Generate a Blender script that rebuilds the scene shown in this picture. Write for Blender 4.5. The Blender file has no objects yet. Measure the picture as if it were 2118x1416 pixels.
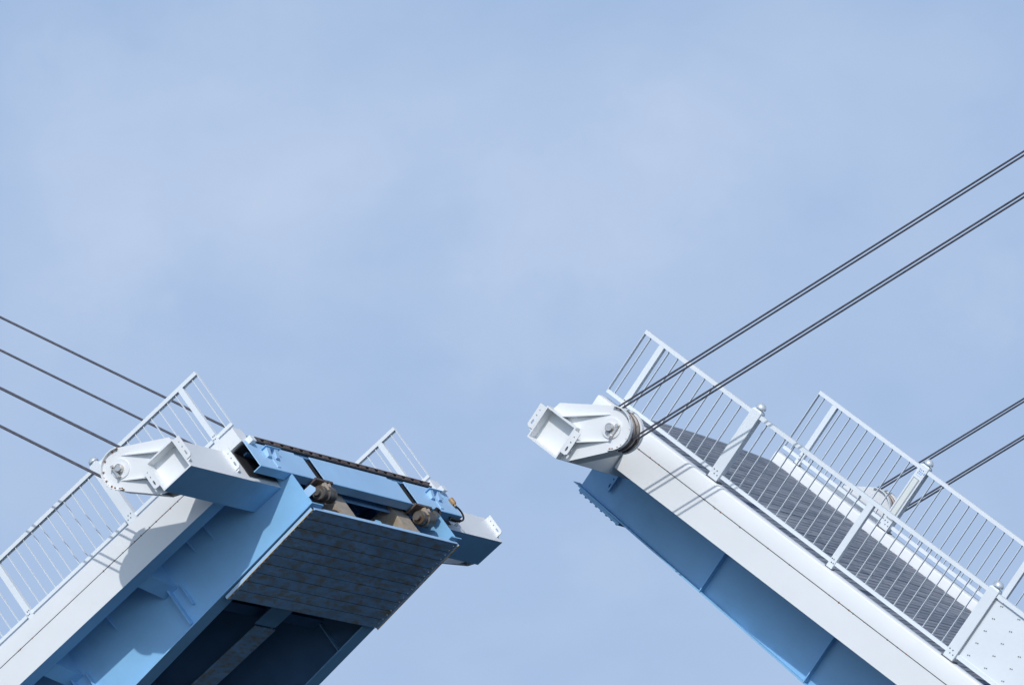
import bpy, bmesh, math, random
from mathutils import Vector, Matrix
random.seed(7)
S = bpy.context.scene
COL = S.collection

# ------------------------------------------------------------------ camera
PITCH, YAW, ROLL = 0.1617, 0.4555, -0.0024
F = Vector((-math.sin(YAW)*math.cos(PITCH), math.cos(YAW)*math.cos(PITCH), math.sin(PITCH)))
RT = Vector((math.cos(YAW), math.sin(YAW), 0)); UP = RT.cross(F)
R2 = RT*math.cos(ROLL) + UP*math.sin(ROLL); U2 = UP*math.cos(ROLL) - RT*math.sin(ROLL)
cd = bpy.data.cameras.new("camera"); cam = bpy.data.objects.new("camera", cd); COL.objects.link(cam)
CAMP = Vector((31.5094, -67.5009, -11.4091))
cam.matrix_world = Matrix(((R2.x, U2.x, -F.x, CAMP.x), (R2.y, U2.y, -F.y, CAMP.y), (R2.z, U2.z, -F.z, CAMP.z), (0, 0, 0, 1)))
cd.sensor_width = 36; cd.lens = 36*10547.4/2118; cd.clip_start = 1; cd.clip_end = 20000
S.camera = cam

# ------------------------------------------------------------------ sky and sun
SUN = Vector((0.385, -1.0, 0.805)).normalized()
w = bpy.data.worlds.new("World"); S.world = w; w.use_nodes = True
nt = w.node_tree; nt.nodes.clear()
def nn(t, **k):
    n = nt.nodes.new(t)
    for a, b in k.items(): setattr(n, a, b)
    return n
out = nn('ShaderNodeOutputWorld'); bg = nn('ShaderNodeBackground'); bg.inputs[1].default_value = 0.085
sky = nn('ShaderNodeTexSky', sky_type='NISHITA', sun_disc=False)
sky.sun_elevation = math.asin(SUN.z); sky.sun_rotation = math.atan2(SUN.x, SUN.y)
sky.air_density = 1.0; sky.dust_density = 0.6; sky.ozone_density = 2.0
geo = nn('ShaderNodeTexCoord')
# thin soft cloud veil, laid out by direction in the sky
mapn = nn('ShaderNodeMapping'); mapn.inputs['Scale'].default_value = (1, 1, 1.7); mapn.inputs['Location'].default_value = (3.1, 1.7, 0.4)
n1 = nn('ShaderNodeTexNoise'); n1.inputs['Scale'].default_value = 16; n1.inputs['Detail'].default_value = 5; n1.inputs['Roughness'].default_value = 0.5; n1.inputs['Distortion'].default_value = 0.6
n2 = nn('ShaderNodeTexNoise'); n2.inputs['Scale'].default_value = 38; n2.inputs['Detail'].default_value = 8; n2.inputs['Roughness'].default_value = 0.5; n2.inputs['Distortion'].default_value = 0.4
PUFFS = [(-0.4911, 0.8461, 0.2071, 0.036, 0.429), (-0.4603, 0.8627, 0.2092, 0.037, 0.39), (-0.5108, 0.8372, 0.1957, 0.0284, 0.234), (-0.4971, 0.8496, 0.1764, 0.0207, 0.39), (-0.5161, 0.8393, 0.1706, 0.0163, 0.195), (-0.4051, 0.894, 0.1915, 0.0251, 0.28), (-0.4076, 0.8906, 0.2017, 0.012, 0.1), (-0.4304, 0.8833, 0.186, 0.0218, 0.312), (-0.3646, 0.9079, 0.2067, 0.036, 0.312), (-0.3917, 0.8947, 0.2145, 0.0327, 0.273), (-0.4387, 0.8829, 0.1674, 0.0185, 0.273), (-0.4696, 0.8642, 0.1804, 0.0251, 0.234), (-0.347, 0.9231, 0.1655, 0.0141, 0.312), (-0.4241, 0.8917, 0.158, 0.0131, 0.195), (-0.3924, 0.9087, 0.1428, 0.0284, 0.156), (-0.4207, 0.8997, 0.1167, 0.0131, 0.156), (-0.4297, 0.8755, 0.2212, 0.0327, 0.234), (-0.3557, 0.9276, 0.1142, 0.0218, -0.078), (-0.4149, 0.8905, 0.1869, 0.036, 0.24)]
mx = nn('ShaderNodeMath', operation='MULTIPLY_ADD'); mx.inputs[1].default_value = 0.4
mr = nn('ShaderNodeMapRange', interpolation_type='LINEAR'); mr.inputs[1].default_value = 0.42; mr.inputs[2].default_value = 1.0
mix = nn('ShaderNodeMix', data_type='RGBA'); mix.inputs[7].default_value = (6.147, 7.441, 9.835, 1)
# haze low over the horizon
sep = nn('ShaderNodeSeparateXYZ')
hz = nn('ShaderNodeMapRange', interpolation_type='SMOOTHSTEP'); hz.inputs[1].default_value = 0.0; hz.inputs[1].default_value = 0.17; hz.inputs[2].default_value = 0.36; hz.inputs[3].default_value = 0.97; hz.inputs[4].default_value = 0.0
mixh = nn('ShaderNodeMix', data_type='RGBA'); mixh.inputs[7].default_value = (4.309, 6.031, 8.994, 1)
L = nt.links.new
L(geo.outputs['Generated'], mapn.inputs[0]); L(mapn.outputs[0], n1.inputs['Vector']); L(mapn.outputs[0], n2.inputs['Vector'])
L(n2.outputs[0], mx.inputs[0]); L(n1.outputs[0], mx.inputs[2]); L(mx.outputs[0], mr.inputs[0])
L(geo.outputs['Generated'], sep.inputs[0]); L(sep.outputs['Z'], hz.inputs[0])
tint = nn('ShaderNodeMix', data_type='RGBA', blend_type='MULTIPLY'); tint.inputs[0].default_value = 1; tint.inputs[7].default_value = (0.9, 1.0, 1.12, 1)
L(sky.outputs[0], tint.inputs[6]); L(tint.outputs[2], mixh.inputs[6])
anti = nn('ShaderNodeVectorMath', operation='DOT_PRODUCT'); anti.inputs[1].default_value = (-0.313, 0.95, 0)
L(geo.outputs['Generated'], anti.inputs[0])
am = nn('ShaderNodeMapRange', interpolation_type='SMOOTHSTEP'); am.inputs[1].default_value = -0.3; am.inputs[2].default_value = 0.6
L(anti.outputs['Value'], am.inputs[0])
hz2 = nn('ShaderNodeMath', operation='MULTIPLY'); L(hz.outputs[0], hz2.inputs[0]); L(am.outputs[0], hz2.inputs[1])
L(hz2.outputs[0], mixh.inputs[0])
# soft puffs of the veil, each at its own place in the sky, ragged by noise
wn = nn('ShaderNodeTexNoise'); wn.inputs['Scale'].default_value = 45; wn.inputs['Detail'].default_value = 7; wn.inputs['Roughness'].default_value = 0.6
L(geo.outputs['Generated'], wn.inputs['Vector'])
wv = nn('ShaderNodeVectorMath', operation='SUBTRACT'); wv.inputs[1].default_value = (0.5, 0.5, 0.5); L(wn.outputs['Color'], wv.inputs[0])
ws = nn('ShaderNodeVectorMath', operation='SCALE'); ws.inputs['Scale'].default_value = 0.042; L(wv.outputs[0], ws.inputs[0])
wd = nn('ShaderNodeVectorMath', operation='ADD'); L(geo.outputs['Generated'], wd.inputs[0]); L(ws.outputs[0], wd.inputs[1])
acc = None
for (px, py, pz, pr, pw_) in PUFFS:
    dn = nn('ShaderNodeVectorMath', operation='DISTANCE'); dn.inputs[1].default_value = (px, py, pz); L(wd.outputs[0], dn.inputs[0])
    pm = nn('ShaderNodeMapRange', interpolation_type='SMOOTHERSTEP'); pm.inputs[1].default_value = pr*1.25; pm.inputs[2].default_value = 0.0; pm.inputs[4].default_value = pw_
    L(dn.outputs['Value'], pm.inputs[0])
    if acc is None: acc = pm.outputs[0]
    else:
        ad = nn('ShaderNodeMath', operation='ADD'); L(acc, ad.inputs[0]); L(pm.outputs[0], ad.inputs[1]); acc = ad.outputs[0]
vm = nn('ShaderNodeMath', operation='MULTIPLY_ADD'); vm.inputs[1].default_value = 0.5; L(mr.outputs[0], vm.inputs[0]); L(acc, vm.inputs[2])
mm = nn('ShaderNodeMath', operation='MULTIPLY', use_clamp=True); mm.inputs[1].default_value = 0.95
L(vm.outputs[0], mm.inputs[0]); mh = nn('ShaderNodeMath', operation='MULTIPLY'); L(mm.outputs[0], mh.inputs[0]); L(hz2.outputs[0], mh.inputs[1]); L(mh.outputs[0], mix.inputs[0]); L(mixh.outputs[2], mix.inputs[6])
# bright haze low on the sunward side
hz3 = nn('ShaderNodeMapRange', interpolation_type='SMOOTHSTEP'); hz3.inputs[1].default_value = 0.12; hz3.inputs[2].default_value = 0.5; hz3.inputs[3].default_value = 0.9; hz3.inputs[4].default_value = 0.0
L(sep.outputs['Z'], hz3.inputs[0])
am2 = nn('ShaderNodeMapRange', interpolation_type='SMOOTHSTEP'); am2.inputs[1].default_value = -0.15; am2.inputs[2].default_value = -0.75; L(anti.outputs['Value'], am2.inputs[0])
h3 = nn('ShaderNodeMath', operation='MULTIPLY'); L(hz3.outputs[0], h3.inputs[0]); L(am2.outputs[0], h3.inputs[1])
sunward = nn('ShaderNodeMix', data_type='RGBA'); sunward.inputs[7].default_value = (9.059, 11.906, 15.529, 1)
L(h3.outputs[0], sunward.inputs[0]); L(mix.outputs[2], sunward.inputs[6])
# bright thin haze round the sun
sdot = nn('ShaderNodeVectorMath', operation='DOT_PRODUCT'); sdot.inputs[1].default_value = SUN
L(geo.outputs['Generated'], sdot.inputs[0])
smx = nn('ShaderNodeMath', operation='MAXIMUM'); smx.inputs[1].default_value = 0.0; L(sdot.outputs['Value'], smx.inputs[0])
spw = nn('ShaderNodeMath', operation='POWER'); spw.inputs[1].default_value = 7.0; L(smx.outputs[0], spw.inputs[0])
aur = nn('ShaderNodeMix', data_type='RGBA', blend_type='ADD'); aur.inputs[7].default_value = (10.353, 10.612, 11.000, 1)
L(spw.outputs[0], aur.inputs[0]); L(sunward.outputs[2], aur.inputs[6]); L(aur.outputs[2], bg.inputs[0]); L(bg.outputs[0], out.inputs[0])

sd = bpy.data.lights.new("sun", 'SUN'); sd.energy = 2.4; sd.angle = math.radians(0.53); sd.color = (1, 0.975, 0.935)
so = bpy.data.objects.new("sun", sd); COL.objects.link(so)
so.rotation_euler = SUN.to_track_quat('Z', 'Y').to_euler(); so.location = (30, -60, 60)
S.view_settings.view_transform = 'Standard'; S.view_settings.look = 'None'
S.view_settings.exposure = 0.0; S.view_settings.gamma = 1.0
S.cycles.max_bounces = 8

# ------------------------------------------------------------------ materials
def mat(name, col, rough=0.45, metal=0.0, var=0.08, scale=3.0, stretch=(1, 1, 1), stain=None, st=(0.62, 0.72), sscale=9.0, bump=0.0, bscale=30.0, spec=0.5, amt=0.8):
    m = bpy.data.materials.new(name); m.use_nodes = True
    t = m.node_tree; b = t.nodes['Principled BSDF']; lk = t.links.new
    tc = t.nodes.new('ShaderNodeTexCoord'); mp = t.nodes.new('ShaderNodeMapping'); mp.inputs['Scale'].default_value = stretch
    lk(tc.outputs['Object'], mp.inputs[0])
    nz = t.nodes.new('ShaderNodeTexNoise'); nz.inputs['Scale'].default_value = scale; nz.inputs['Detail'].default_value = 6; nz.inputs['Roughness'].default_value = 0.6
    lk(mp.outputs[0], nz.inputs['Vector'])
    mr = t.nodes.new('ShaderNodeMapRange'); mr.inputs[1].default_value = 0.3; mr.inputs[2].default_value = 0.7
    mr.inputs[3].default_value = 1-var; mr.inputs[4].default_value = 1+var
    lk(nz.outputs[0], mr.inputs[0])
    hs = t.nodes.new('ShaderNodeMix'); hs.data_type = 'RGBA'; hs.blend_type = 'MULTIPLY'; hs.inputs[0].default_value = 1
    hs.inputs[6].default_value = (*col, 1); lk(mr.outputs[0], hs.inputs[7])
    last = hs.outputs[2]
    if stain:
        n2 = t.nodes.new('ShaderNodeTexNoise'); n2.inputs['Scale'].default_value = sscale; n2.inputs['Detail'].default_value = 8; n2.inputs['Roughness'].default_value = 0.65
        lk(mp.outputs[0], n2.inputs['Vector'])
        m2 = t.nodes.new('ShaderNodeMapRange'); m2.interpolation_type = 'SMOOTHSTEP'; m2.inputs[1].default_value = st[0]; m2.inputs[2].default_value = st[1]; m2.inputs[4].default_value = amt
        lk(n2.outputs[0], m2.inputs[0])
        x = t.nodes.new('ShaderNodeMix'); x.data_type = 'RGBA'; x.inputs[7].default_value = (*stain, 1)
        lk(m2.outputs[0], x.inputs[0]); lk(last, x.inputs[6]); last = x.outputs[2]
    lk(last, b.inputs['Base Color'])
    rr = t.nodes.new('ShaderNodeMapRange'); rr.inputs[3].default_value = max(0.05, rough-0.08); rr.inputs[4].default_value = rough+0.1
    lk(nz.outputs[0], rr.inputs[0]); lk(rr.outputs[0], b.inputs['Roughness'])
    b.inputs['Metallic'].default_value = metal; b.inputs['Specular IOR Level'].default_value = spec
    if bump:
        nb = t.nodes.new('ShaderNodeTexNoise'); nb.inputs['Scale'].default_value = bscale; nb.inputs['Detail'].default_value = 4
        lk(mp.outputs[0], nb.inputs['Vector'])
        bp = t.nodes.new('ShaderNodeBump'); bp.inputs['Strength'].default_value = bump; bp.inputs['Distance'].default_value = 0.02
        lk(nb.outputs[0], bp.inputs['Height']); lk(bp.outputs[0], b.inputs['Normal'])
    return m
INSHADE = mat("blue_paint_inner_shade", (0.07, 0.17, 0.33), 0.55, var=0.15, scale=1.5)  # the blue paint darkened: shade inside the leaf put into the colour
WHITE = mat("white_paint", (0.77, 0.79, 0.80), 0.42, var=0.025, scale=1.2, stain=(0.5, 0.5, 0.47), st=(0.60, 0.82), sscale=2.5, amt=0.22)
RAIL = mat("rail_paint", (0.74, 0.79, 0.83), 0.38, var=0.03, scale=2.0)
BLUE = mat("blue_paint", (0.25, 0.515, 0.79), 0.45, var=0.09, scale=0.9, stain=(0.19, 0.40, 0.63), st=(0.5, 0.75), sscale=1.6, amt=0.5)
BLUELIT = mat("blue_paint_sunlit", (0.39, 0.61, 0.85), 0.42, var=0.05, scale=1.4)  # same blue paint, made paler for the faces the sun strikes
SOFFIT = mat("soffit_paint", (0.27, 0.46, 0.68), 0.6, var=0.22, scale=2.5, stretch=(1.5, 0.45, 1), stain=(0.30, 0.235, 0.13), st=(0.41, 0.68), sscale=8.0, amt=0.85, bump=0.2, bscale=25)
SEAL = mat("edge_rust", (0.62, 0.40, 0.12), 0.7, var=0.35, scale=6, stain=(0.25, 0.10, 0.04), st=(0.5, 0.62), sscale=7)
DARK = mat("dark_joint", (0.06, 0.06, 0.065), 0.8, var=0.2, scale=8, stain=(0.16, 0.08, 0.04), st=(0.62, 0.7), sscale=3)
BLACK = mat("black_rubber_and_shade", (0.015, 0.015, 0.017), 0.6, var=0.1)  # hose rubber, and black sheets that paint shade into gaps and voids
RUST = mat("rust", (0.22, 0.10, 0.05), 0.85, var=0.4, scale=30, bump=0.4, bscale=60)
COMBM = mat("comb_steel", (0.13, 0.105, 0.10), 0.7, 0.2, var=0.3, scale=6, stain=(0.15, 0.07, 0.03), st=(0.5, 0.7), sscale=8)
CONC = mat("tan_steel", (0.38, 0.33, 0.27), 0.75, var=0.16, scale=12, stain=(0.36, 0.24, 0.11), st=(0.48, 0.7), sscale=3.2, bump=0.25, bscale=40)
METAL = mat("worn_metal", (0.33, 0.31, 0.28), 0.42, 0.75, var=0.3, scale=9, stain=(0.15, 0.09, 0.05), st=(0.55, 0.68), sscale=9)
STEEL = mat("bright_steel", (0.62, 0.58, 0.54), 0.3, 0.8, var=0.15, scale=20, stain=(0.25, 0.15, 0.08), st=(0.58, 0.75), sscale=14)
ROPE = mat("rope_steel", (0.115, 0.115, 0.14), 0.55, 0.4, var=0.2, scale=8, spec=0.4)
def rope_twist(m):
    t = m.node_tree; b = t.nodes['Principled BSDF']; lk = t.links.new
    uv = t.nodes.new('ShaderNodeUVMap'); sx = t.nodes.new('ShaderNodeSeparateXYZ'); lk(uv.outputs[0], sx.inputs[0])
    a = t.nodes.new('ShaderNodeMath'); a.operation = 'MULTIPLY_ADD'; a.inputs[1].default_value = 38.0
    c = t.nodes.new('ShaderNodeMath'); c.operation = 'MULTIPLY'; c.inputs[1].default_value = 37.7
    lk(sx.outputs[0], c.inputs[0]); lk(sx.outputs[1], a.inputs[0]); lk(c.outputs[0], a.inputs[2])
    s = t.nodes.new('ShaderNodeMath'); s.operation = 'SINE'; lk(a.outputs[0], s.inputs[0])
    bp = t.nodes.new('ShaderNodeBump'); bp.inputs['Strength'].default_value = 0.45; bp.inputs['Distance'].default_value = 0.006
    lk(s.outputs[0], bp.inputs['Height']); lk(bp.outputs[0], b.inputs['Normal'])
rope_twist(ROPE)
BOLTW = mat("bolt_zinc", (0.75, 0.80, 0.85), 0.4, 0.0, var=0.1)
BEARM = mat("rusty_bearing", (0.17, 0.155, 0.14), 0.45, 0.5, var=0.35, scale=7, stain=(0.13, 0.08, 0.045), st=(0.48, 0.62), sscale=8)
SHEAVE = mat("sheave_iron", (0.22, 0.20, 0.19), 0.5, 0.5, var=0.35, scale=7, stain=(0.10, 0.07, 0.05), st=(0.45, 0.62), sscale=7)
ORANGE = mat("brass_sensor", (0.36, 0.22, 0.10), 0.5, 0.1, var=0.2, scale=30)
PRINT = mat("blue_print", (0.10, 0.28, 0.62), 0.5, var=0.05)
LENS = mat("lamp_lens", (0.70, 0.74, 0.70), 0.2, var=0.03)
FRAMEM = mat("lamp_frame", (0.40, 0.43, 0.46), 0.4, 0.3, var=0.05)

def deck_mat():
    m = bpy.data.materials.new("weathered_boards"); m.use_nodes = True
    t = m.node_tree; b = t.nodes['Principled BSDF']; lk = t.links.new
    tc = t.nodes.new('ShaderNodeTexCoord'); mp = t.nodes.new('ShaderNodeMapping'); mp.inputs['Scale'].default_value = (14, 0.9, 6)
    lk(tc.outputs['Object'], mp.inputs[0])
    g = t.nodes.new('ShaderNodeTexNoise'); g.inputs['Scale'].default_value = 2.2; g.inputs['Detail'].default_value = 8; g.inputs['Roughness'].default_value = 0.7; g.inputs['Distortion'].default_value = 0.5
    lk(mp.outputs[0], g.inputs['Vector'])
    at = t.nodes.new('ShaderNodeAttribute'); at.attribute_name = 'tone'
    big = t.nodes.new('ShaderNodeTexNoise'); big.inputs['Scale'].default_value = 0.8; big.inputs['Detail'].default_value = 3
    lk(tc.outputs['Object'], big.inputs['Vector'])
    a = t.nodes.new('ShaderNodeMath'); a.operation = 'MULTIPLY_ADD'; a.inputs[1].default_value = 0.45; lk(g.outputs[0], a.inputs[0]); lk(at.outputs['Fac'], a.inputs[2])
    a2 = t.nodes.new('ShaderNodeMath'); a2.operation = 'MULTIPLY_ADD'; a2.inputs[1].default_value = 0.45; lk(big.outputs[0], a2.inputs[0]); lk(a.outputs[0], a2.inputs[2])
    cr = t.nodes.new('ShaderNodeValToRGB'); cr.color_ramp.elements[0].position = 0.42; cr.color_ramp.elements[0].color = (0.125, 0.15, 0.195, 1)
    cr.color_ramp.elements[1].position = 1.05; cr.color_ramp.elements[1].color = (0.41, 0.425, 0.47, 1)
    lk(a2.outputs[0], cr.inputs[0]); lk(cr.outputs[0], b.inputs['Base Color']); b.inputs['Roughness'].default_value = 0.8
    bp = t.nodes.new('ShaderNodeBump'); bp.inputs['Strength'].default_value = 0.4; bp.inputs['Distance'].default_value = 0.01
    lk(g.outputs[0], bp.inputs['Height']); lk(bp.outputs[0], b.inputs['Normal'])
    return m
BOARD = deck_mat()

# ------------------------------------------------------------------ mesh builder (leaf coordinates: u back from the tip, v across, w up)
class MB:
    def __init__(s, m=1):
        s.m = m; s.bm = bmesh.new(); s.mats = []
    def mi(s, mt):
        if mt not in s.mats: s.mats.append(mt)
        return s.mats.index(mt)
    def P(s, u, v, w): return s.bm.verts.new((u*s.m, v, w))
    def face(s, vs, mt, smooth=False):
        f = s.bm.faces.new(vs); f.material_index = s.mi(mt); f.smooth = smooth; return f
    def box(s, u0, u1, v0, v1, w0, w1, mt, under=None):
        a = [s.P(u, v, w) for w in (w0, w1) for v in (v0, v1) for u in (u0, u1)]
        for k, q in enumerate(((0, 1, 3, 2), (4, 5, 7, 6), (0, 1, 5, 4), (2, 3, 7, 6), (0, 2, 6, 4), (1, 3, 7, 5))):
            s.face([a[i] for i in q], under if (under and k == 0) else mt)
    def hexa(s, pts, mt):          # 8 points, bottom 4 then top 4
        a = [s.P(*p) for p in pts]
        for q in ((0, 1, 2, 3), (4, 5, 6, 7), (0, 1, 5, 4), (1, 2, 6, 5), (2, 3, 7, 6), (3, 0, 4, 7)): s.face([a[i] for i in q], mt)
    def prism(s, pts, v0, v1, mt):  # polygon in (u,w), run along v
        a = [s.P(u, v0, w) for u, w in pts]; b = [s.P(u, v1, w) for u, w in pts]; n = len(pts)
        s.face(a, mt); s.face(b, mt)
        for i in range(n): s.face([a[i], a[(i+1) % n], b[(i+1) % n], b[i]], mt)
    def ring(s, cu, cw, r0, r1, v0, v1, a0, a1, n, mt):   # arc band about the v axis
        pr = None
        full = abs(a1-a0) > 6.28
        for i in range(n+1):
            t = a0+(a1-a0)*i/n; c, d = math.cos(t), math.sin(t)
            q = [s.P(cu+r*c, v, cw+r*d) for r, v in ((r0, v0), (r1, v0), (r1, v1), (r0, v1))]
            if pr:
                for k in range(4): s.face([pr[k], pr[(k+1) % 4], q[(k+1) % 4], q[k]], mt)
            if not full and i in (0, n): s.face(q, mt)
            pr = q
    def lathe_v(s, cu, cw, prof, mt, n=32):   # profile (r, v) about the v axis
        rings = []
        for r, v in prof:
            if r < 1e-6: rings.append([s.P(cu, v, cw)])
            else: rings.append([s.P(cu+r*math.cos(2*math.pi*i/n), v, cw+r*math.sin(2*math.pi*i/n)) for i in range(n)])
        s._skin(rings, mt, n)
    def lathe_w(s, cu, cv, prof, mt, n=20):   # profile (r, w) about the w axis
        rings = []
        for r, w in prof:
            if r < 1e-6: rings.append([s.P(cu, cv, w)])
            else: rings.append([s.P(cu+r*math.cos(2*math.pi*i/n), cv+r*math.sin(2*math.pi*i/n), w) for i in range(n)])
        s._skin(rings, mt, n)
    def _skin(s, rings, mt, n):
        for a, b in zip(rings, rings[1:]):
            for i in range(n):
                j = (i+1) % n
                if len(a) == 1 and len(b) == 1: continue
                if len(a) == 1: s.face([a[0], b[i], b[j]], mt, True)
                elif len(b) == 1: s.face([a[i], a[j], b[0]], mt, True)
                else: s.face([a[i], a[j], b[j], b[i]], mt, True)
        for r in (rings[0], rings[-1]):
            if len(r) > 2: s.face(r, mt)
    def tube(s, pts, r, mt, n=10, uv=False):
        pts = [Vector((p[0]*s.m, p[1], p[2])) for p in pts]
        ul = s.bm.loops.layers.uv.verify() if uv else None
        prev = None; d = 0; nrm = None
        for i, p in enumerate(pts):
            t = (pts[min(i+1, len(pts)-1)]-pts[max(i-1, 0)]).normalized()
            if nrm is None: nrm = t.orthogonal().normalized()
            nrm = (nrm-t*nrm.dot(t)).normalized(); bi = t.cross(nrm)
            ring = [s.bm.verts.new(p+(nrm*math.cos(2*math.pi*k/n)+bi*math.sin(2*math.pi*k/n))*r) for k in range(n)]
            d2 = d+((p-pts[i-1]).length if i else 0)
            if prev:
                for k in range(n):
                    f = s.face([prev[k], prev[(k+1) % n], ring[(k+1) % n], ring[k]], mt, True)
                    if uv:
                        for lp, (a, b) in zip(f.loops, ((k/n, d), ((k+1)/n, d), ((k+1)/n, d2), (k/n, d2))): lp[ul].uv = (a, b)
            else: s.face(ring, mt)
            prev = ring; d = d2
        s.face(prev, mt)
    def plate(s, outline, holes, v0, v1, mt):   # plate in the (u,w) plane with real holes
        for v in (v0, v1):
            es = []
            for lp in [outline]+holes:
                vs = [s.P(u, v, w) for u, w in lp]
                es += [s.bm.edges.new((vs[i], vs[(i+1) % len(vs)])) for i in range(len(vs))]
            r = bmesh.ops.triangle_fill(s.bm, edges=es, use_beauty=True)
            for g in r['geom']:
                if isinstance(g, bmesh.types.BMFace): g.material_index = s.mi(mt)
        for lp in [outline]+holes:
            a = [s.P(u, v0, w) for u, w in lp]; b = [s.P(u, v1, w) for u, w in lp]
            for i in range(len(lp)): s.face([a[i], a[(i+1) % len(lp)], b[(i+1) % len(lp)], b[i]], mt)
    def build(s, name, parent=None, label=None, weld=True):
        if weld: bmesh.ops.remove_doubles(s.bm, verts=s.bm.verts, dist=1e-5)
        bmesh.ops.recalc_face_normals(s.bm, faces=s.bm.faces)
        me = bpy.data.meshes.new(name); s.bm.to_mesh(me); s.bm.free()
        for m in s.mats: me.materials.append(m)
        me.set_sharp_from_angle(angle=math.radians(38))
        o = bpy.data.objects.new(name, me); COL.objects.link(o)
        if parent: o.parent = parent
        if label: o['label'] = label
        return o
def circ(cu, cw, r, n=10, su=1, sw=1): return [(cu+r*su*math.cos(2*math.pi*i/n), cw+r*sw*math.sin(2*math.pi*i/n)) for i in range(n)]

# ------------------------------------------------------------------ the two leaves share these measures
TH = 0.656; GAP = 6.309; ZL = -0.0746
WID = 6.63; LEN = 15.0
C_, S_ = math.cos(TH), math.sin(TH)
def empty(name, side):
    o = bpy.data.objects.new(name, None); COL.objects.link(o); o.empty_display_size = 0.5
    if side > 0: o.rotation_euler = (0, TH, 0)
    else: o.location = (-GAP, 0, ZL); o.rotation_euler = (0, -TH, 0)
    return o
def mir(v): return WID-v
def vv(far, a, b):
    return (a, b) if not far else (mir(b), mir(a))
def soff(u): return -1.49-0.055*u

# ---- water far below, out to the horizon
b = MB(); b.bm.free(); b.bm = bmesh.new()
bmesh.ops.create_grid(b.bm, x_segments=8, y_segments=8, size=6000)
WATER = mat("sea_water", (0.006, 0.02, 0.03), 0.08, var=0.1, scale=0.05, bump=0.5, bscale=0.8, spec=0.35)
for f in b.bm.faces: f.material_index = b.mi(WATER)
wo = b.build("water"); wo.location = (0, 0, -14.0); wo['kind'] = 'structure'

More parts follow.
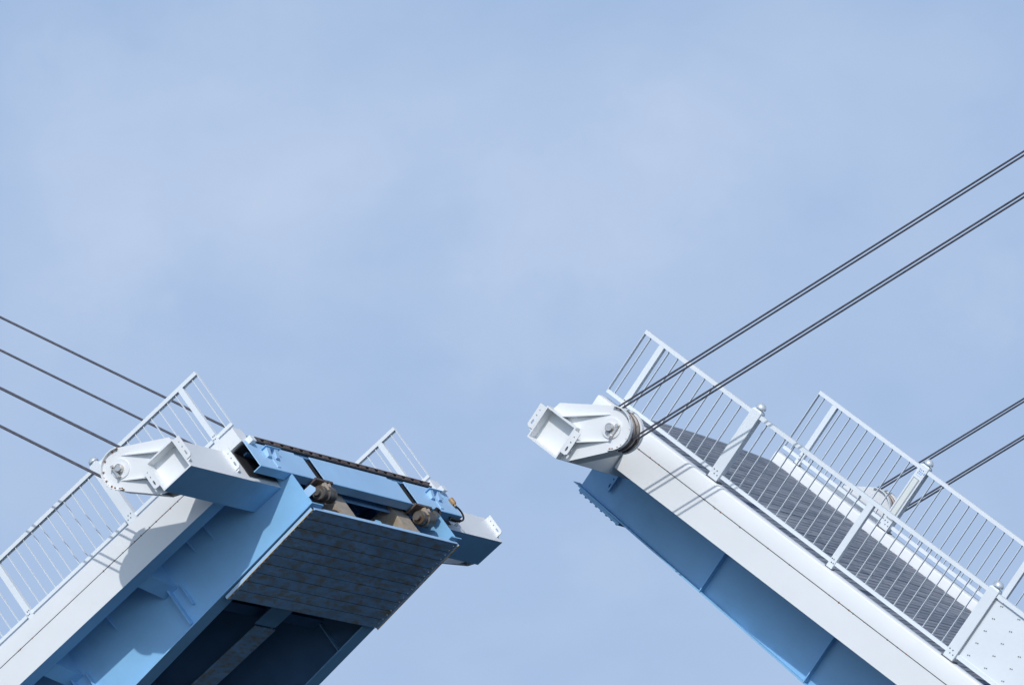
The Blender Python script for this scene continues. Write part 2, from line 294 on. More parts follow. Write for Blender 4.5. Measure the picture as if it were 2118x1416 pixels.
# ------------------------------------------------------------------ leaf
HC = (1.24, -0.107)      # sheave axle
def make_leaf(side, label):
    m = side
    root = empty("drawbridge_leaf", side); root['label'] = label; root['category'] = 'bridge'
    root['group'] = 'raised leaves of the drawbridge'
    # deck boards
    b = MB(m); tone = b.bm.faces.layers.float.new('tone')
    pitch = 0.108; k = 0; u = 0.03
    def top(v): return -0.25+0.065*(1-((v-WID/2)/3.17)**2)
    while u < LEN:
        cuts = [0.16]+sorted(random.uniform(1, 5.6) for _ in range(2))+[6.47]
        for v0, v1 in zip(cuts, cuts[1:]):
            dz = random.uniform(-0.003, 0.003); tn = random.uniform(0.04, 0.2)
            nseg = max(1, int((v1-v0)/0.7)); pr = None
            for i in range(nseg+1):
                v = v0+0.003+(v1-v0-0.006)*i/nseg; t = top(v)+dz
                q = [b.P(u+0.004, v, t-0.05), b.P(u+0.004, v, t-0.003), b.P(u+0.008, v, t), b.P(u+pitch-0.016, v, t), b.P(u+pitch-0.012, v, t-0.004), b.P(u+pitch-0.012, v, t-0.05)]
                if pr:
                    for j in range(6):
                        f = b.face([pr[j], pr[(j+1) % 6], q[(j+1) % 6], q[j]], BOARD); f[tone] = tn
                if i in (0, nseg): f = b.face(q, BOARD); f[tone] = tn
                pr = q
        u += pitch
    b.build("deck_boards", root, weld=False)
    b = MB(m); b.box(0.14, LEN, 0.19, mir(0.19), -0.42, -0.318, BLUE, INSHADE)
    for vs in (1.6, 2.3, 4.3, 5.0): b.box(0.6, LEN, vs-0.05, vs+0.05, -0.62, -0.421, INSHADE)
    b.build("deck_plate", root)
    # curbs and fascia
    for far in (0, 1):
        b = MB(m)
        def cv(v): return mir(v) if far else v
        prof = [(-0.16, -0.362), (-0.16, -0.115), (-0.148, -0.09), (-0.12, -0.08), (0.11, -0.08), (0.14, -0.09), (0.15, -0.115), (0.15, -0.362)]
        A = [b.P(-0.01, cv(v), ww) for v, ww in prof]; B = [b.P(LEN, cv(v), ww) for v, ww in prof]
        b.face(A, WHITE); b.face(B, WHITE)
        for i in range(len(prof)): b.face([A[i], A[(i+1) % 8], B[(i+1) % 8], B[i]], WHITE)
        v0, v1 = vv(far, 0.02, 0.145); b.box(-0.11, -0.012, v0, v1, -0.40, -0.30, WHITE)
        b.build("curb", root)
        b = MB(m)
        v0, v1 = vv(far, -0.16, 0.20); b.box(0.86, LEN, v0, v1, -0.80, -0.376, WHITE, BLUE)
        o = b.build("fascia_panel", root)
        b = MB(m); v0, v1 = vv(far, -0.152, 0.14); b.box(0.86, LEN, v0, v1, -0.3755, -0.3625, DARK)
        if not far:
            for _ in range(26):
                q = random.uniform(0.95, 7.0); r = random.uniform(0.006, 0.02); hgt = random.uniform(0.004, 0.014)
                b.box(q, q+r, -0.1612-random.random()*0.0006, -0.150, -0.3765-hgt*random.random(), -0.362+hgt*random.random(), RUST)
        b.build("joint_strip", root)
    # main girders
    for far in (0, 1):
        vc = mir(0.87) if far else 0.87
        sg = -1 if not far else 1      # outer side
        b = MB(m)
        ut = -0.02 if side < 0 else 0.10
        b.prism([(ut, -0.88), (ut+0.14, -0.88), (ut+0.18, -0.42), (LEN, -0.42), (LEN, soff(LEN)), (ut, soff(ut))], vc-0.012, vc+0.012, BLUE)
        vi = (vc+0.0125, vc+0.02) if not far else (vc-0.02, vc-0.0125)
        b.prism([(0.85, -0.46), (LEN, -0.46), (LEN, soff(LEN)+0.01), (0.85, soff(0.85)+0.01)], vi[0], vi[1], INSHADE)  # dark sheet painting the shade onto the inner web face
        g = b.build("girder_web", root)
        b = MB(m)
        uf = -0.05 if side < 0 else 0.10
        fa, fb = (vc-0.11, vc+0.27) if not far else (vc-0.27, vc+0.11)
        b.hexa([(uf, fa, soff(0)-0.022), (LEN, fa, soff(LEN)-0.022), (LEN, fb, soff(LEN)-0.022), (uf, fb, soff(0)-0.022),
                (uf, fa, soff(0)), (LEN, fa, soff(LEN)), (LEN, fb, soff(LEN)), (uf, fb, soff(0))], BLUE)
        b.build("flange", root)
        for us in (2.7, 4.86, 7.02, 9.18):
            for s2 in (sg, -sg):
                b = MB(m); e = vc+s2*0.14
                b.box(us-0.008, us+0.008, min(vc+s2*0.0125, e), max(vc+s2*0.0125, e), soff(us)+0.012, -0.45, BLUE); b.build("stiffener", root)
        for us, wl in ((1.63, -0.80), (2.0, -0.74), (3.8, -0.80), (5.9, -0.80)):
            b = MB(m); e = vc+sg*0.13
            b.hexa([(us-0.006, vc+sg*0.0125, wl), (us+0.006, vc+sg*0.0125, wl), (us+0.006, vc+sg*0.03, wl), (us-0.006, vc+sg*0.03, wl),
                    (us-0.006, vc+sg*0.0125, -0.45), (us+0.006, vc+sg*0.0125, -0.45), (us+0.006, e, -0.45), (us-0.006, e, -0.45)], BLUE); b.build("stiffener", root)
        # cantilever brackets between web and fascia
        for us in (2.72, 4.84, 7.0, 9.2):
            b = MB(m)
            vi = vc+sg*0.0135; vo = mir(0.205) if far else 0.205
            b.hexa([(us-0.14, vi, -0.97), (us+0.14, vi, -0.97), (us+0.14, vo, -0.80), (us-0.14, vo, -0.80),
                    (us-0.14, vi, -0.45), (us+0.14, vi, -0.45), (us+0.14, vo, -0.45), (us-0.14, vo, -0.45)], BLUE); b.build("bracket", root)
            if side > 0: continue
            b = MB(m); e = vc+sg*0.10
            b.box(us-0.235, us-0.22, min(vi, e), max(vi, e), -1.38, -0.97, BLUE); b.build("stiffener", root)
    # tab at the tip of the near and far web
    for far in (0, 1):
        vc = mir(0.87) if far else 0.87
        b = MB(m)
        if not far and side < 0: b.prism([(-0.02, -1.22), (-0.02, -1.36), (-0.17, -1.36), (-0.20, -1.32), (-0.16, -1.22)], vc-0.010, vc+0.010, BLUELIT)
        if b.bm.faces: b.build("web_tab", root)
        else: b.bm.free()
    # end beam at the tip
    b = MB(m)
    ub, W0, W1 = -0.02, -0.85, -0.345
    for v0, v1, du in ((-0.10, 1.50, 0), (1.505, 1.68, 0.012), (1.685, 1.82, 0.026), (2.02, 4.62, 0), (4.625, 4.80, 0.012), (4.805, 5.02, 0.026), (5.22, mir(-0.10), 0)):
        b.box(ub+du, ub+du+0.016, v0, v1, W0, W1-0.02*(du > 0), BLUELIT)
    b.box(0.26, 0.275, 0.2, mir(0.2), -0.86, -0.43, BLUE)
    b.box(ub, 0.135, -0.10, mir(-0.10), -0.868, -0.852, BLUE)
    b.box(0.03, 0.05, -0.10, mir(-0.10), W1+0.002, -0.255, BLUE)
    b.box(ub+0.03, 0.20, -0.10, mir(-0.10), W1+0.001-0.014, W1-0.002, BLUE)
    for v in (1.825, 2.007, 5.025, 5.207): b.box(ub+0.044, 0.25, v, v+0.008, W0+0.002, W1-0.02, BLACK)  # slot sides and backs coloured black in place of their shade
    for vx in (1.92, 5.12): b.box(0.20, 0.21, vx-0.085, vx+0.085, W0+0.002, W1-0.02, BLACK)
    for far in (0, 1):
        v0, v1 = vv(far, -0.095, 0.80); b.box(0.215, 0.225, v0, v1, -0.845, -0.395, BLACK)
        b.box(0.0, 0.215, v0, v1, -0.3945, -0.385, BLACK)  # black sheets stand in for the shade in the open beam end
    b.build("end_beam", root)
    if side > 0:
        b = MB(m); b.box(-0.24, 0.244, -0.092, mir(-0.092), -0.90, -0.45, BLUE); b.build("web_sun_blocker", root)  # unseen block, added to keep the sun off the web tip
    # comb joint
    b = MB(m)
    if side > 0: b.box(-0.02, 0.022, 0.32, 6.31, -0.30, -0.262, COMBM)
    else:
        b.box(-0.036, 0.022, 0.32, 6.31, -0.224, -0.202, COMBM)
        b.box(-0.008, 0.022, 0.32, 6.31, -0.288, -0.225, BLACK)  # black backing paints the shade into the comb notches
        b.box(-0.030, -0.009, 0.32, 6.31, -0.292, -0.274, COMBM)
        v = 0.36
        while v < 6.2: b.box(-0.034, -0.0085, v, v+0.175, -0.2735, -0.2245, COMBM); v += 0.316
    b.build("comb_joint", root)
    # shelf latches on the face of the end beam
    for far in (0, 1):
        b = MB(m); o = 0.0 if not far else 5.52
        b.box(-0.13, ub-0.001, 0.32+o, 0.80+o, -0.475, -0.462, BLUE)
        for vx in (0.36, 0.62): b.hexa([(-0.06, vx+o, -0.62), (ub-0.001, vx+o, -0.62), (ub-0.001, vx+0.10+o, -0.62), (-0.06, vx+0.10+o, -0.62),
                                      (-0.11, vx+o, -0.476), (ub-0.001, vx+o, -0.476), (ub-0.001, vx+0.10+o, -0.476), (-0.11, vx+0.10+o, -0.476)], BLUELIT)
        b.box(-0.034, ub-0.001, 0.50+o, 0.60+o, -0.80, -0.53, BLUELIT)
        b.build("latch_shelf", root)
    # outriggers with sheave housings
    for far in (0, 1):
        b = MB(m)
        def V(v): return mir(v) if far else v
        def bx(u0, u1, v0, v1, w0, w1, mt, under=None):
            a, c = sorted((V(v0), V(v1))); b.box(u0, u1, a, c, w0, w1, mt, under)
        t = 0.024; UT, UR, WL, WU = 0.25, 0.83, -0.93, -0.39
        bx(UT, UR, -1.94, 0.856, WL, WL+t, WHITE, BLUE); bx(UT, UR, -1.94, 0.856, WU-t, WU, WHITE)
        bx(UT, UT+t, -1.94, 0.856, WL+t, WU-t, WHITE); bx(UR-t, UR, -1.94, 0.856, WL+t, WU-t, WHITE)
        bx(UT+t, UR-t, -1.74, -1.72, WL+t, WU-t, WHITE)
        ob = b.build("outrigger_beam", root)
        for (ua, uc, va, wa) in ((0.14, 0.249, -1.94, -0.80), (0.831, 0.94, -1.94, -0.81), (0.14, 0.249, -0.42, -0.78)):
            b = MB(m); um = (ua+uc)/2; c = 0.03
            e = ua if ua < 0.5 else uc; q = 1 if ua < 0.5 else -1; x = uc if ua < 0.5 else ua
            outl = [(x, wa), (e+q*c, wa), (e, wa+c), (e, wa+0.38), (x, wa+0.38)]
            hl = [circ(um, wa+0.29, 0.012), circ(um, wa+0.20, 0.014), circ(um, wa+0.09, 0.022, 12, 0.8, 1.9)]
            v0, v1 = sorted((V(va), V(va+0.02))); b.plate(outl, hl, v0, v1, WHITE)
            if ua < 0.5:
                v0, v1 = sorted((V(va+0.021), V(va+0.10)))
                b.hexa([(uc, v0, wa-0.03), (uc-0.05, v0, wa-0.03), (uc-0.05, v0+0.01, wa-0.03), (uc, v1, wa-0.03),
                        (uc, v0, wa+0.0), (uc-0.05, v0, wa+0.0), (uc-0.05, v0+0.01, wa+0.0), (uc, v1, wa+0.0)], WHITE)
            b.build("bolt_tab", ob)
        # sheave housing
        cu, cw = HC; R = 0.33
        a_top = math.atan2(0.85, -0.527); 
        def outline(R):
            p = [(0.30, WU+0.001), (0.33, -0.27)]
            a0 = a_top; a1 = math.radians(-47)   # tangent at the bottom
            n = 22
            for i in range(n+1):
                t_ = a0+(a1-a0)*i/n; p.append((cu+R*math.cos(t_), cw+R*math.sin(t_)))
            p += [(0.95, -0.875), (UR+0.001, WL)]
            p += [(UR+0.001, WU+0.001)]
            return p
        ol = outline(R)
        b = MB(m)
        for va in (-1.81, -1.47):
            v0, v1 = sorted((V(va), V(va+0.025))); b.prism(ol, v0, v1, WHITE)
        # rim flanges, top and bottom
        def strip(p, q, th, va, vb):
            d = Vector((q[0]-p[0], q[1]-p[1])).normalized(); nrm = Vector((-d.y, d.x))*th
            v0, v1 = sorted((V(va), V(vb)))
            b.prism([p, q, (q[0]-nrm.x, q[1]-nrm.y), (p[0]-nrm.x, p[1]-nrm.y)], v0, v1, WHITE)
        strip((0.33, -0.27), (cu+R*math.cos(a_top), cw+R*math.sin(a_top)), 0.018, -1.784, -1.471)
        strip((cu+R*math.cos(math.radians(-47)), cw+R*math.sin(math.radians(-47))), (0.95, -0.875), 0.018, -1.784, -1.471)
        v0, v1 = sorted((V(-1.87), V(-1.811)))
        b.ring(cu, cw, R-0.014, R, v0, v1, math.radians(-62), math.radians(118), 40, WHITE)
        v0, v1 = sorted((V(-1.444), V(-1.40)))
        b.ring(cu, cw, R-0.014, R, v0, v1, math.radians(-62), math.radians(118), 40, WHITE)
        # tapered stiffening fins
        def fin(p, q, h0, h1):
            d = Vector((q[0]-p[0], q[1]-p[1])).normalized(); nrm = Vector((-d.y, d.x))*0.008
            def e(pt, s, v): return (pt[0]+s*nrm.x, V(v), pt[1]+s*nrm.y)
            vb = -1.8105
            b.hexa([e(p, -1, vb), e(q, -1, vb), e(q, -1, vb-h1), e(p, -1, vb-h0), e(p, 1, vb), e(q, 1, vb), e(q, 1, vb-h1), e(p, 1, vb-h0)], WHITE)
        fin((1.11, 0.05), (0.54, -0.385), 0.006, 0.125)
        fin((1.35, -0.25), (0.835, -0.637), 0.006, 0.125)
        for _ in range(26):
            a = math.radians(random.choice([random.uniform(-64, -20), random.uniform(-50, 118)])); r = R-random.uniform(-0.001, 0.012)
            s_ = random.uniform(0.006, 0.014); x, y = cu+r*math.cos(a), cw+r*math.sin(a); vq = random.uniform(-1.865, -1.82)
            b.lathe_v(x, y, [(0, V(vq)), (s_*0.7, V(vq)), (s_, V(vq+0.01)), (s_*0.6, V(vq+0.02)), (0, V(vq+0.022))], RUST, 6)
        hs = b.build("sheave_housing", root)
        b = MB(m)
        b.lathe_v(cu, cw, [(0, V(-1.83)), (0.15, V(-1.83)), (0.156, V(-1.811))], WHITE, 40); b.build("boss_plate", hs)
        b = MB(m)
        b.lathe_v(cu, cw, [(0, V(-1.915)), (0.05, V(-1.915)), (0.066, V(-1.90)), (0.066, V(-1.828))], STEEL, 28); b.build("axle_pin", hs)
        b = MB(m); kd = Vector((0.0, 1.0))
        v0, v1 = sorted((V(-1.875), V(-1.832)))
        b.prism([(cu+0.055, cw-0.115), (cu+0.10, cw-0.115), (cu+0.10, cw+0.115), (cu+0.055, cw+0.115)], v0, v1, STEEL)
        for s2 in (-1, 1): b.lathe_v(cu+0.077, cw+s2*0.09, [(0, V(-1.905)), (0.022, V(-1.905)), (0.022, V(-1.876))], STEEL, 8)
        b.build("keeper_plate", hs)
        for a in (112, 98, 62, 30, 2, -22, -34, -50, -58):
            x, y = cu+(R-0.03)*math.cos(math.radians(a)), cw+(R-0.03)*math.sin(math.radians(a))
            b = MB(m); b.lathe_v(x, y, [(0, V(-1.832)), (0.012, V(-1.832)), (0.014, V(-1.811))], RUST if a < 100 else METAL, 7); b.build("rusty_bolt", hs)
        b = MB(m)
        pr = [(0.08, -1.783), (0.30, -1.783), (0.305, -1.765)]
        for vr in (-1.70, -1.56): pr += [(0.30, vr-0.045), (0.252, vr-0.02), (0.245, vr), (0.252, vr+0.02), (0.30, vr+0.045)]
        pr += [(0.305, -1.49), (0.30, -1.475), (0.08, -1.475)]
        b.lathe_v(cu, cw, [(r, V(v)) for r, v in pr], SHEAVE, 44); b.build("sheave_wheel", hs)
        # guard straps across the sheave on the outer side
        b = MB(m)
        for va, vb in ((-1.783, -1.745), (-1.655, -1.605), (-1.515, -1.475)):
            v0, v1 = sorted((V(va), V(vb))); b.ring(cu, cw, 0.312, 0.326, v0, v1, math.radians(-55), math.radians(15), 18, SHEAVE)
        b.build("rope_guard", hs)
    # blocks and bearings inside the tip
    for vx in (2.41, 4.60):
        b = MB(m); b.prism([(0.20, -1.30), (0.20, -0.72), (0.72, -0.72), (0.72, -1.52)], vx, vx+0.45, CONC); b.build("buffer_block", root)
    for k, vx in enumerate((1.72, 5.12)):
        b = MB(m)
        b.box(-0.06, 0.16, vx-0.16, vx+0.42, -0.889, -0.871, BEARM); b.box(-0.062, 0.16, vx-0.17, vx+0.40, -0.915, -0.8905, COMBM)
        bl = b.build("bearing_bracket", root)
        b = MB(m)
        prf = [(0, -0.02), (0.05, -0.02), (0.055, 0.0), (0.055, 0.05), (0.105, 0.05), (0.118, 0.065), (0.118, 0.15), (0.10, 0.155), (0.10, 0.20), (0.135, 0.205), (0.135, 0.43), (0.122, 0.445), (0.05, 0.445), (0.05, 0.48), (0, 0.48)]
        b.lathe_v(0.07, -1.06, [(r, vx-0.12+v) for r, v in prf], BEARM, 28)
        b.prism([(0.0, -0.92), (-0.075, -0.95), (-0.06, -1.10), (0.14, -0.92)], vx+0.06, vx+0.10, CONC)
        b.prism([(0.0, -0.92), (-0.075, -0.95), (-0.05, -1.04), (0.14, -0.92)], vx+0.20, vx+0.23, CONC)
        b.build("roller_bearing", bl)
    b = MB(m); b.plate([(0.28, -1.30), (0.45, -1.30), (0.45, -1.12), (0.40, -1.06), (0.32, -1.06), (0.28, -1.12)], [circ(0.365, -1.16, 0.045, 14)], 3.95, 3.98, BLUE); b.build("lifting_eye", root)
    b = MB(m); b.box(0.78, 0.80, 0.895, mir(0.895), -1.5, -0.45, INSHADE); b.build("diaphragm", root)
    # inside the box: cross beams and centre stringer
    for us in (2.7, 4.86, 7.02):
        b = MB(m); b.box(us-0.01, us+0.01, 0.895, mir(0.895), -1.0, -0.45, INSHADE); b.box(us-0.1, us+0.1, 1.03, mir(1.03), -1.02, -1.001, INSHADE); b.build("cross_beam", root)
    b = MB(m)
    b.hexa([(1.6, 3.41, -1.20), (2.80, 3.41, -1.20), (2.80, 4.07, -1.20), (1.6, 4.07, -1.20), (1.6, 3.41, -1.18), (2.80, 3.41, -1.18), (2.80, 4.07, -1.18), (1.6, 4.07, -1.18)], BLUE)
    b.box(2.82, LEN, 3.41, 4.07, -1.235, -1.212, SOFFIT); b.box(1.6, LEN, 3.70, 3.73, -1.179, -0.45, INSHADE)
    b.build("centre_stringer", root)
    if side < 0:
        # plank soffit under the tip of this leaf
        b = MB(m)
        n = 10
        def pw(u): return -1.575-0.06*u
        for i in range(n):
            a, c = 0.03+0.197*i, 0.03+0.197*(i+1)-0.017
            b.hexa([(a, 0.825, pw(a)), (c, 0.825, pw(c)), (c, mir(0.885), pw(c)), (a, mir(0.885), pw(a)),
                    (a, 0.825, pw(a)+0.012), (c, 0.825, pw(c)+0.012), (c, mir(0.885), pw(c)+0.012), (a, mir(0.885), pw(a)+0.012)], SOFFIT)
        b.hexa([(0.03, 0.9, pw(0)+0.0125), (2.0, 0.9, pw(2)+0.0125), (2.0, mir(0.9), pw(2)+0.0125), (0.03, mir(0.9), pw(0)+0.0125),
                (0.03, 0.9, pw(0)+0.02), (2.0, 0.9, pw(2)+0.02), (2.0, mir(0.9), pw(2)+0.02), (0.03, mir(0.9), pw(0)+0.02)], BLACK)
        sp = b.build("soffit_panel", root)
        b = MB(m)
        b.box(0.012, 0.028, 0.88, mir(0.88), pw(0)-0.004, pw(0)+0.055, BLUELIT)
        b.build("front_strip", sp)
        for far in (0, 1):
            b = MB(m); v0, v1 = vv(far, 0.808, 0.820)
            b.hexa([(0.03, v0, pw(0)-0.002), (2.0, v0, pw(2)-0.002), (2.0, v1, pw(2)-0.002), (0.03, v1, pw(0)-0.002),
                    (0.03, v0, pw(0)+0.045), (2.0, v0, pw(2)+0.045), (2.0, v1, pw(2)+0.045), (0.03, v1, pw(0)+0.045)], BLUELIT)
            b.hexa([(0.03, v0-0.002, pw(0)-0.012), (2.0, v0-0.002, pw(2)-0.012), (2.0, v1+0.003, pw(2)-0.012), (0.03, v1+0.003, pw(0)-0.012),
                    (0.03, v0-0.002, pw(0)-0.0025), (2.0, v0-0.002, pw(2)-0.0025), (2.0, v1+0.003, pw(2)-0.0025), (0.03, v1+0.003, pw(0)-0.0025)], SEAL)
            b.build("side_strip", sp)
        b = MB(m)
        for i in range(20):
            u = 0.08+0.1*i
            b.lathe_w(u, 0.86, [(0.02, pw(u)+0.002), (0.017, pw(u)-0.008), (0, pw(u)-0.012)], BOLTW, 8)
            b.lathe_w(u, mir(0.94), [(0.016, pw(u)+0.002), (0.014, pw(u)-0.006), (0, pw(u)-0.009)], STEEL, 8)
        b.build("bolt_rows", sp)
        # sensor and its hose on the far end of the end beam
        b = MB(m); b.lathe_w(-0.05, 6.66, [(0, -0.52), (0.042, -0.52), (0.045, -0.535), (0.045, -0.61), (0.036, -0.64), (0.02, -0.64), (0.02, -0.68), (0, -0.68)], ORANGE, 14); sn = b.build("sensor", root)
        b = MB(m); pts = []
        for i in range(25):
            a = math.radians(95-190*i/24)
            pts.append((-0.05+0.09*i/24, 6.66+0.17*math.cos(a)+0.015, -0.80+0.12*math.sin(a)))
        b.tube(pts, 0.016, BLACK); b.build("hose", sn)
        b = MB(m); b.tube([(0.05, 6.35, -0.90), (0.05, 6.5, -0.915), (0.04, 6.66, -0.92)], 0.03, BLACK); b.build("hose_gland", sn)
        b = MB(m); b.tube([(-0.04, 5.62, -0.93), (-0.06, 5.70, -0.89), (-0.05, 5.78, -0.90), (-0.03, 5.80, -0.97)], 0.028, BLACK); b.box(-0.05, 0.02, 5.56, 5.66, -1.05, -0.93, METAL); b.build("hose_elbow", root)
    else:
        # short bolted channel under the tip of this leaf
        b = MB(m)
        b.hexa([(0.15, 0.766, soff(0)-0.07), (1.0, 0.766, soff(1)-0.07), (1.0, mir(0.766), soff(1)-0.07), (0.15, mir(0.766), soff(0)-0.07),
                (0.15, 0.766, soff(0)-0.024), (1.0, 0.766, soff(1)-0.024), (1.0, mir(0.766), soff(1)-0.024), (0.15, mir(0.766), soff(0)-0.024)], BLUE)
        for i in range(8):
            u = 0.19+0.11*i; b.lathe_w(u, 0.80, [(0.022, soff(u)-0.065), (0.02, soff(u)-0.085), (0, soff(u)-0.089)], BLUE, 7)
        b.build("bolted_channel", root)
        b = MB(m); b.box(-0.0, 0.099, 0.77, 1.0, soff(0)-0.014, soff(0)-0.002, BLUELIT); b.build("tip_plate", root)
        b = MB(m); b.plate([(0.50, -1.30), (0.57, -1.30), (0.57, -0.96), (0.50, -0.96)], [circ(0.535, -1.02, 0.012), circ(0.535, -1.10, 0.012), circ(0.535, -1.21, 0.016, 12, 0.8, 2.2)], 0.76, 0.80, BLUE)
        b.box(0.50, 0.51, 0.801, 0.857, -1.28, -0.96, BLUE); b.build("bolt_tab", root)
    return root
leafR = make_leaf(1, "raised bridge leaf pointing up to the left, grey plank deck facing the viewer")
leafL = make_leaf(-1, "raised bridge leaf pointing up to the right, rust-stained underside panels and end beam showing")

# ------------------------------------------------------------------ railings
UK, SP, RH = 2.214, 2.2866, 1.1
def make_railing(side, far, label):
    m = side; root = empty("railing", side); root['label'] = label; root['category'] = 'railing'; root['group'] = 'white railings along the bridge leaves'
    vc = WID if far else 0.0
    kn = [UK, UK+2*SP, UK+4*SP]; pl = [0.36, UK+SP, UK+3*SP]
    END = UK+4*SP
    # rails between the knob posts
    segs = [(0.0, UK-0.086)]+[(UK+0.086+2*SP*i, UK-0.086+2*SP*(i+1)) for i in range(2)]
    for i, (a, c) in enumerate(segs):
        b = MB(m); b.box(a, c, vc-0.045, vc+0.045, RH-0.006, RH, RAIL); b.box(a, c, vc-0.045, vc-0.04, RH-0.062, RH-0.0062, RAIL); b.box(a, c, vc+0.04, vc+0.045, RH-0.062, RH-0.0062, RAIL)
        b.box(a, a+0.005, vc-0.0398, vc+0.0398, RH-0.062, RH-0.0062, RAIL); b.build("top_rail", root)
        lows = [(a, 0.36-0.046), (0.36+0.046, c)] if i == 0 else [(a, a-0.086+SP-0.051), (a-0.086+SP+0.051, c)]
        for x, y in lows:
            b = MB(m); b.box(x, y, vc-0.028, vc+0.028, 0.0, 0.055, RAIL); b.build("bottom_rail", root)
    b = MB(m); b.box(0.0, 0.008, vc-0.036, vc+0.036, 0.056, RH-0.063, RAIL); b.build("end_bar", root)
    us = [0.12]+[0.49+0.18*i for i in range(9)]
    for k in range(4):
        p = UK+k*SP
        if k == 2: continue   # solid panel there
        us += [p+SP/2+(i-5)*0.1825 for i in range(11)]
    for u in us:
        b = MB(m); b.box(u-0.004, u+0.004, vc-0.021, vc+0.021, 0.0555, RH-0.0065, RAIL); b.build("baluster", root)
    def bolts(b, u, hw):
        for du, dw in ((-0.5, 0.10), (0.1, 0.10), (-0.1, 0.045), (0.5, 0.045)):
            s_ = -1
            b.lathe_v(u+du*hw, dw-0.03, [(0, vc-0.0) , (0.009, vc-0.0)], METAL, 8) if 0 else None
            d = 0.075 if hw > 0.07 else 0.045
            b.lathe_v(u+du*hw*1.1, dw-0.03, [(0, vc-d-0.006), (0.009, vc-d-0.006), (0.009, vc-d+0.001)], DARK, 8)
    for u in pl:
        hw = 0.045 if u < 1 else 0.05
        b = MB(m); b.box(u-hw, u+hw, vc-0.045, vc+0.045, -0.07, RH-0.063, RAIL); bolts(b, u, hw)
        p = b.build("post", root)
        b = MB(m); b.box(u-hw-0.012, u+hw+0.02, vc-0.055, vc+0.055, -0.079, -0.0705, DARK); b.build("base_pad", p)
    for j, u in enumerate(kn):
        b = MB(m); b.box(u-0.085, u+0.085, vc-0.075, vc+0.075, -0.065, 1.125, RAIL); bolts(b, u, 0.085)
        b.hexa([(u-0.085, vc-0.075, 1.125), (u+0.085, vc-0.075, 1.125), (u+0.085, vc+0.075, 1.125), (u-0.085, vc+0.075, 1.125),
                (u-0.06, vc-0.052, 1.15), (u+0.06, vc-0.052, 1.15), (u+0.06, vc+0.052, 1.15), (u-0.06, vc+0.052, 1.15)], RAIL)
        p = b.build("knob_post", root)
        b = MB(m); b.lathe_w(u, vc, [(0.045, 1.148), (0.045, 1.17), (0.082, 1.172), (0.083, 1.18), (0.078, 1.205), (0.064, 1.23), (0.042, 1.247), (0.02, 1.254), (0, 1.256)], STEELW, 24); b.build("round_knob", p)
        b = MB(m); b.box(u-0.105, u+0.12, vc-0.09, vc+0.09, -0.079, -0.0655, DARK); b.build("base_pad", p)
        if far and side > 0 and j == 0:
            # inset lamp strip and small printed plate on the face toward the deck
            f = vc-0.075
            b = MB(m); b.box(u-0.06, u+0.06, f-0.008, f-0.0005, 0.12, 0.90, FRAMEM); b.box(u-0.042, u+0.042, f-0.012, f-0.0085, 0.135, 0.885, LENS); b.build("lamp_strip", p)
            b = MB(m); b.box(u-0.062, u+0.062, f-0.004, f-0.0005, 0.945, 1.085, RAIL)
            for r_, (w_, n_) in enumerate(((1.052, 3), (1.018, 4), (0.985, 3))):
                for q in range(n_):
                    cx = u-0.048+0.032*q+(0.008 if r_ == 1 else 0)
                    for (x0, x1, y0, y1) in random.sample([(0, .020, .018, .022), (0, .020, .008, .012), (.008, .012, 0, .024), (0, .004, 0, .02), (.016, .020, 0, .02), (0, .02, 0, .004)], 4):
                        b.box(cx+x0, cx+x1, f-0.006-0.0003*random.random(), f-0.0045, w_+y0-0.012, w_+y1-0.012, PRINT)
            b.build("name_plate", p)
    # solid panel bay beyond the third knob post
    a, c = kn[1]+0.10, kn[1]+SP-0.06
    b = MB(m); b.box(a, c, vc-0.006, vc+0.006, 0.056, RH-0.075, RAIL)
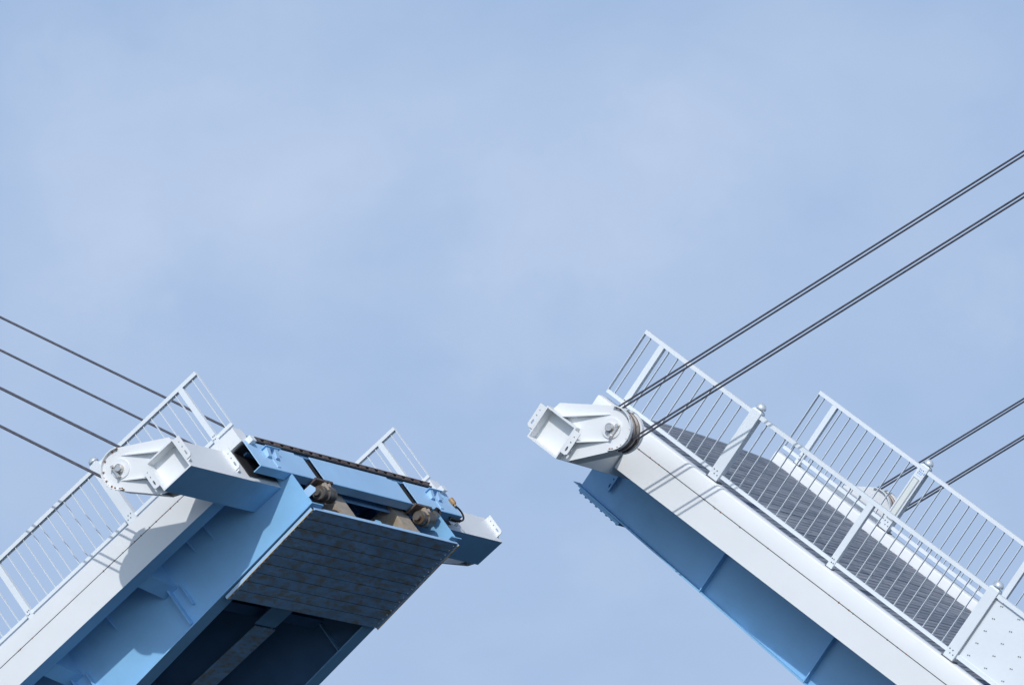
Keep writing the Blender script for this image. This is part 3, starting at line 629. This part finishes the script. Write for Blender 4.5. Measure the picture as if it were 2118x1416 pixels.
    for i in range(7):
        for k in range(5):
            for du in (-0.013, 0.013):
                b.lathe_v(a+0.12+0.32*i+du-0.0*k, 0.14+0.21*k+du*0.4, [(0, vc-0.014), (0.0085, vc-0.014), (0.0085, vc-0.0065)], BEARM, 8)
    b.build("solid_panel", root)
    b = MB(m); b.box(a-0.012, a-0.001, vc-0.025, vc+0.025, 0.056, RH-0.064, FRAMEM); b.build("panel_frame", root)
    return root
STEELW = mat("knob_metal", (0.66, 0.71, 0.75), 0.28, 0.35, var=0.04)
make_railing(1, 0, "white railing on the near edge of the right leaf, in front of the grey deck")
make_railing(1, 1, "white railing with a lamp strip in one post, beyond the grey plank deck")
make_railing(-1, 0, "white railing on the near edge of the left leaf, above the white fascia")
make_railing(-1, 1, "short tip of white railing showing behind the end beam of the left leaf")

# ------------------------------------------------------------------ wire ropes
def rope(side, far, vr, label):
    m = side; root = empty("wire_rope", side)
    d = Vector((0.43, 0.90) if side > 0 else (0.440, 0.898)).normalized(); cu, cw = HC; r = 0.262
    v = mir(vr) if far else vr
    n1 = Vector((-d.y, d.x)); A = 30.0; pts = []
    a0 = math.atan2(n1.y, n1.x)
    N = 60
    for i in range(N): 
        t = A*(1-i/N); pts.append((cu+n1.x*r+d.x*t, v, cw+n1.y*r+d.y*t-0.0*t))
    for i in range(25):
        a = a0+math.pi*i/24; pts.append((cu+r*math.cos(a), v, cw+r*math.sin(a)))
    for i in range(1, N+1):
        t = A*i/N; pts.append((cu-n1.x*r+d.x*t, v, cw-n1.y*r+d.y*t))
    b = MB(m); b.tube(pts, 0.0145, ROPE, 10, uv=True)
    o = b.build("wire_rope", None, weld=False)
    o.matrix_world = root.matrix_basis.copy(); bpy.data.objects.remove(root)
    o['label'] = label; o['category'] = 'cable'; o['group'] = 'hoisting cables looped round the sheaves'
for side, sn in ((1, 'right'), (-1, 'left')):
    for far, fn in ((0, 'near'), (1, 'far')):
        for vr, on in ((-1.70, 'outer'), (-1.56, 'inner')):
            rope(side, far, vr, "%s of two dark steel cables looped round the %s sheave of the %s bridge leaf" % (on, fn, sn))
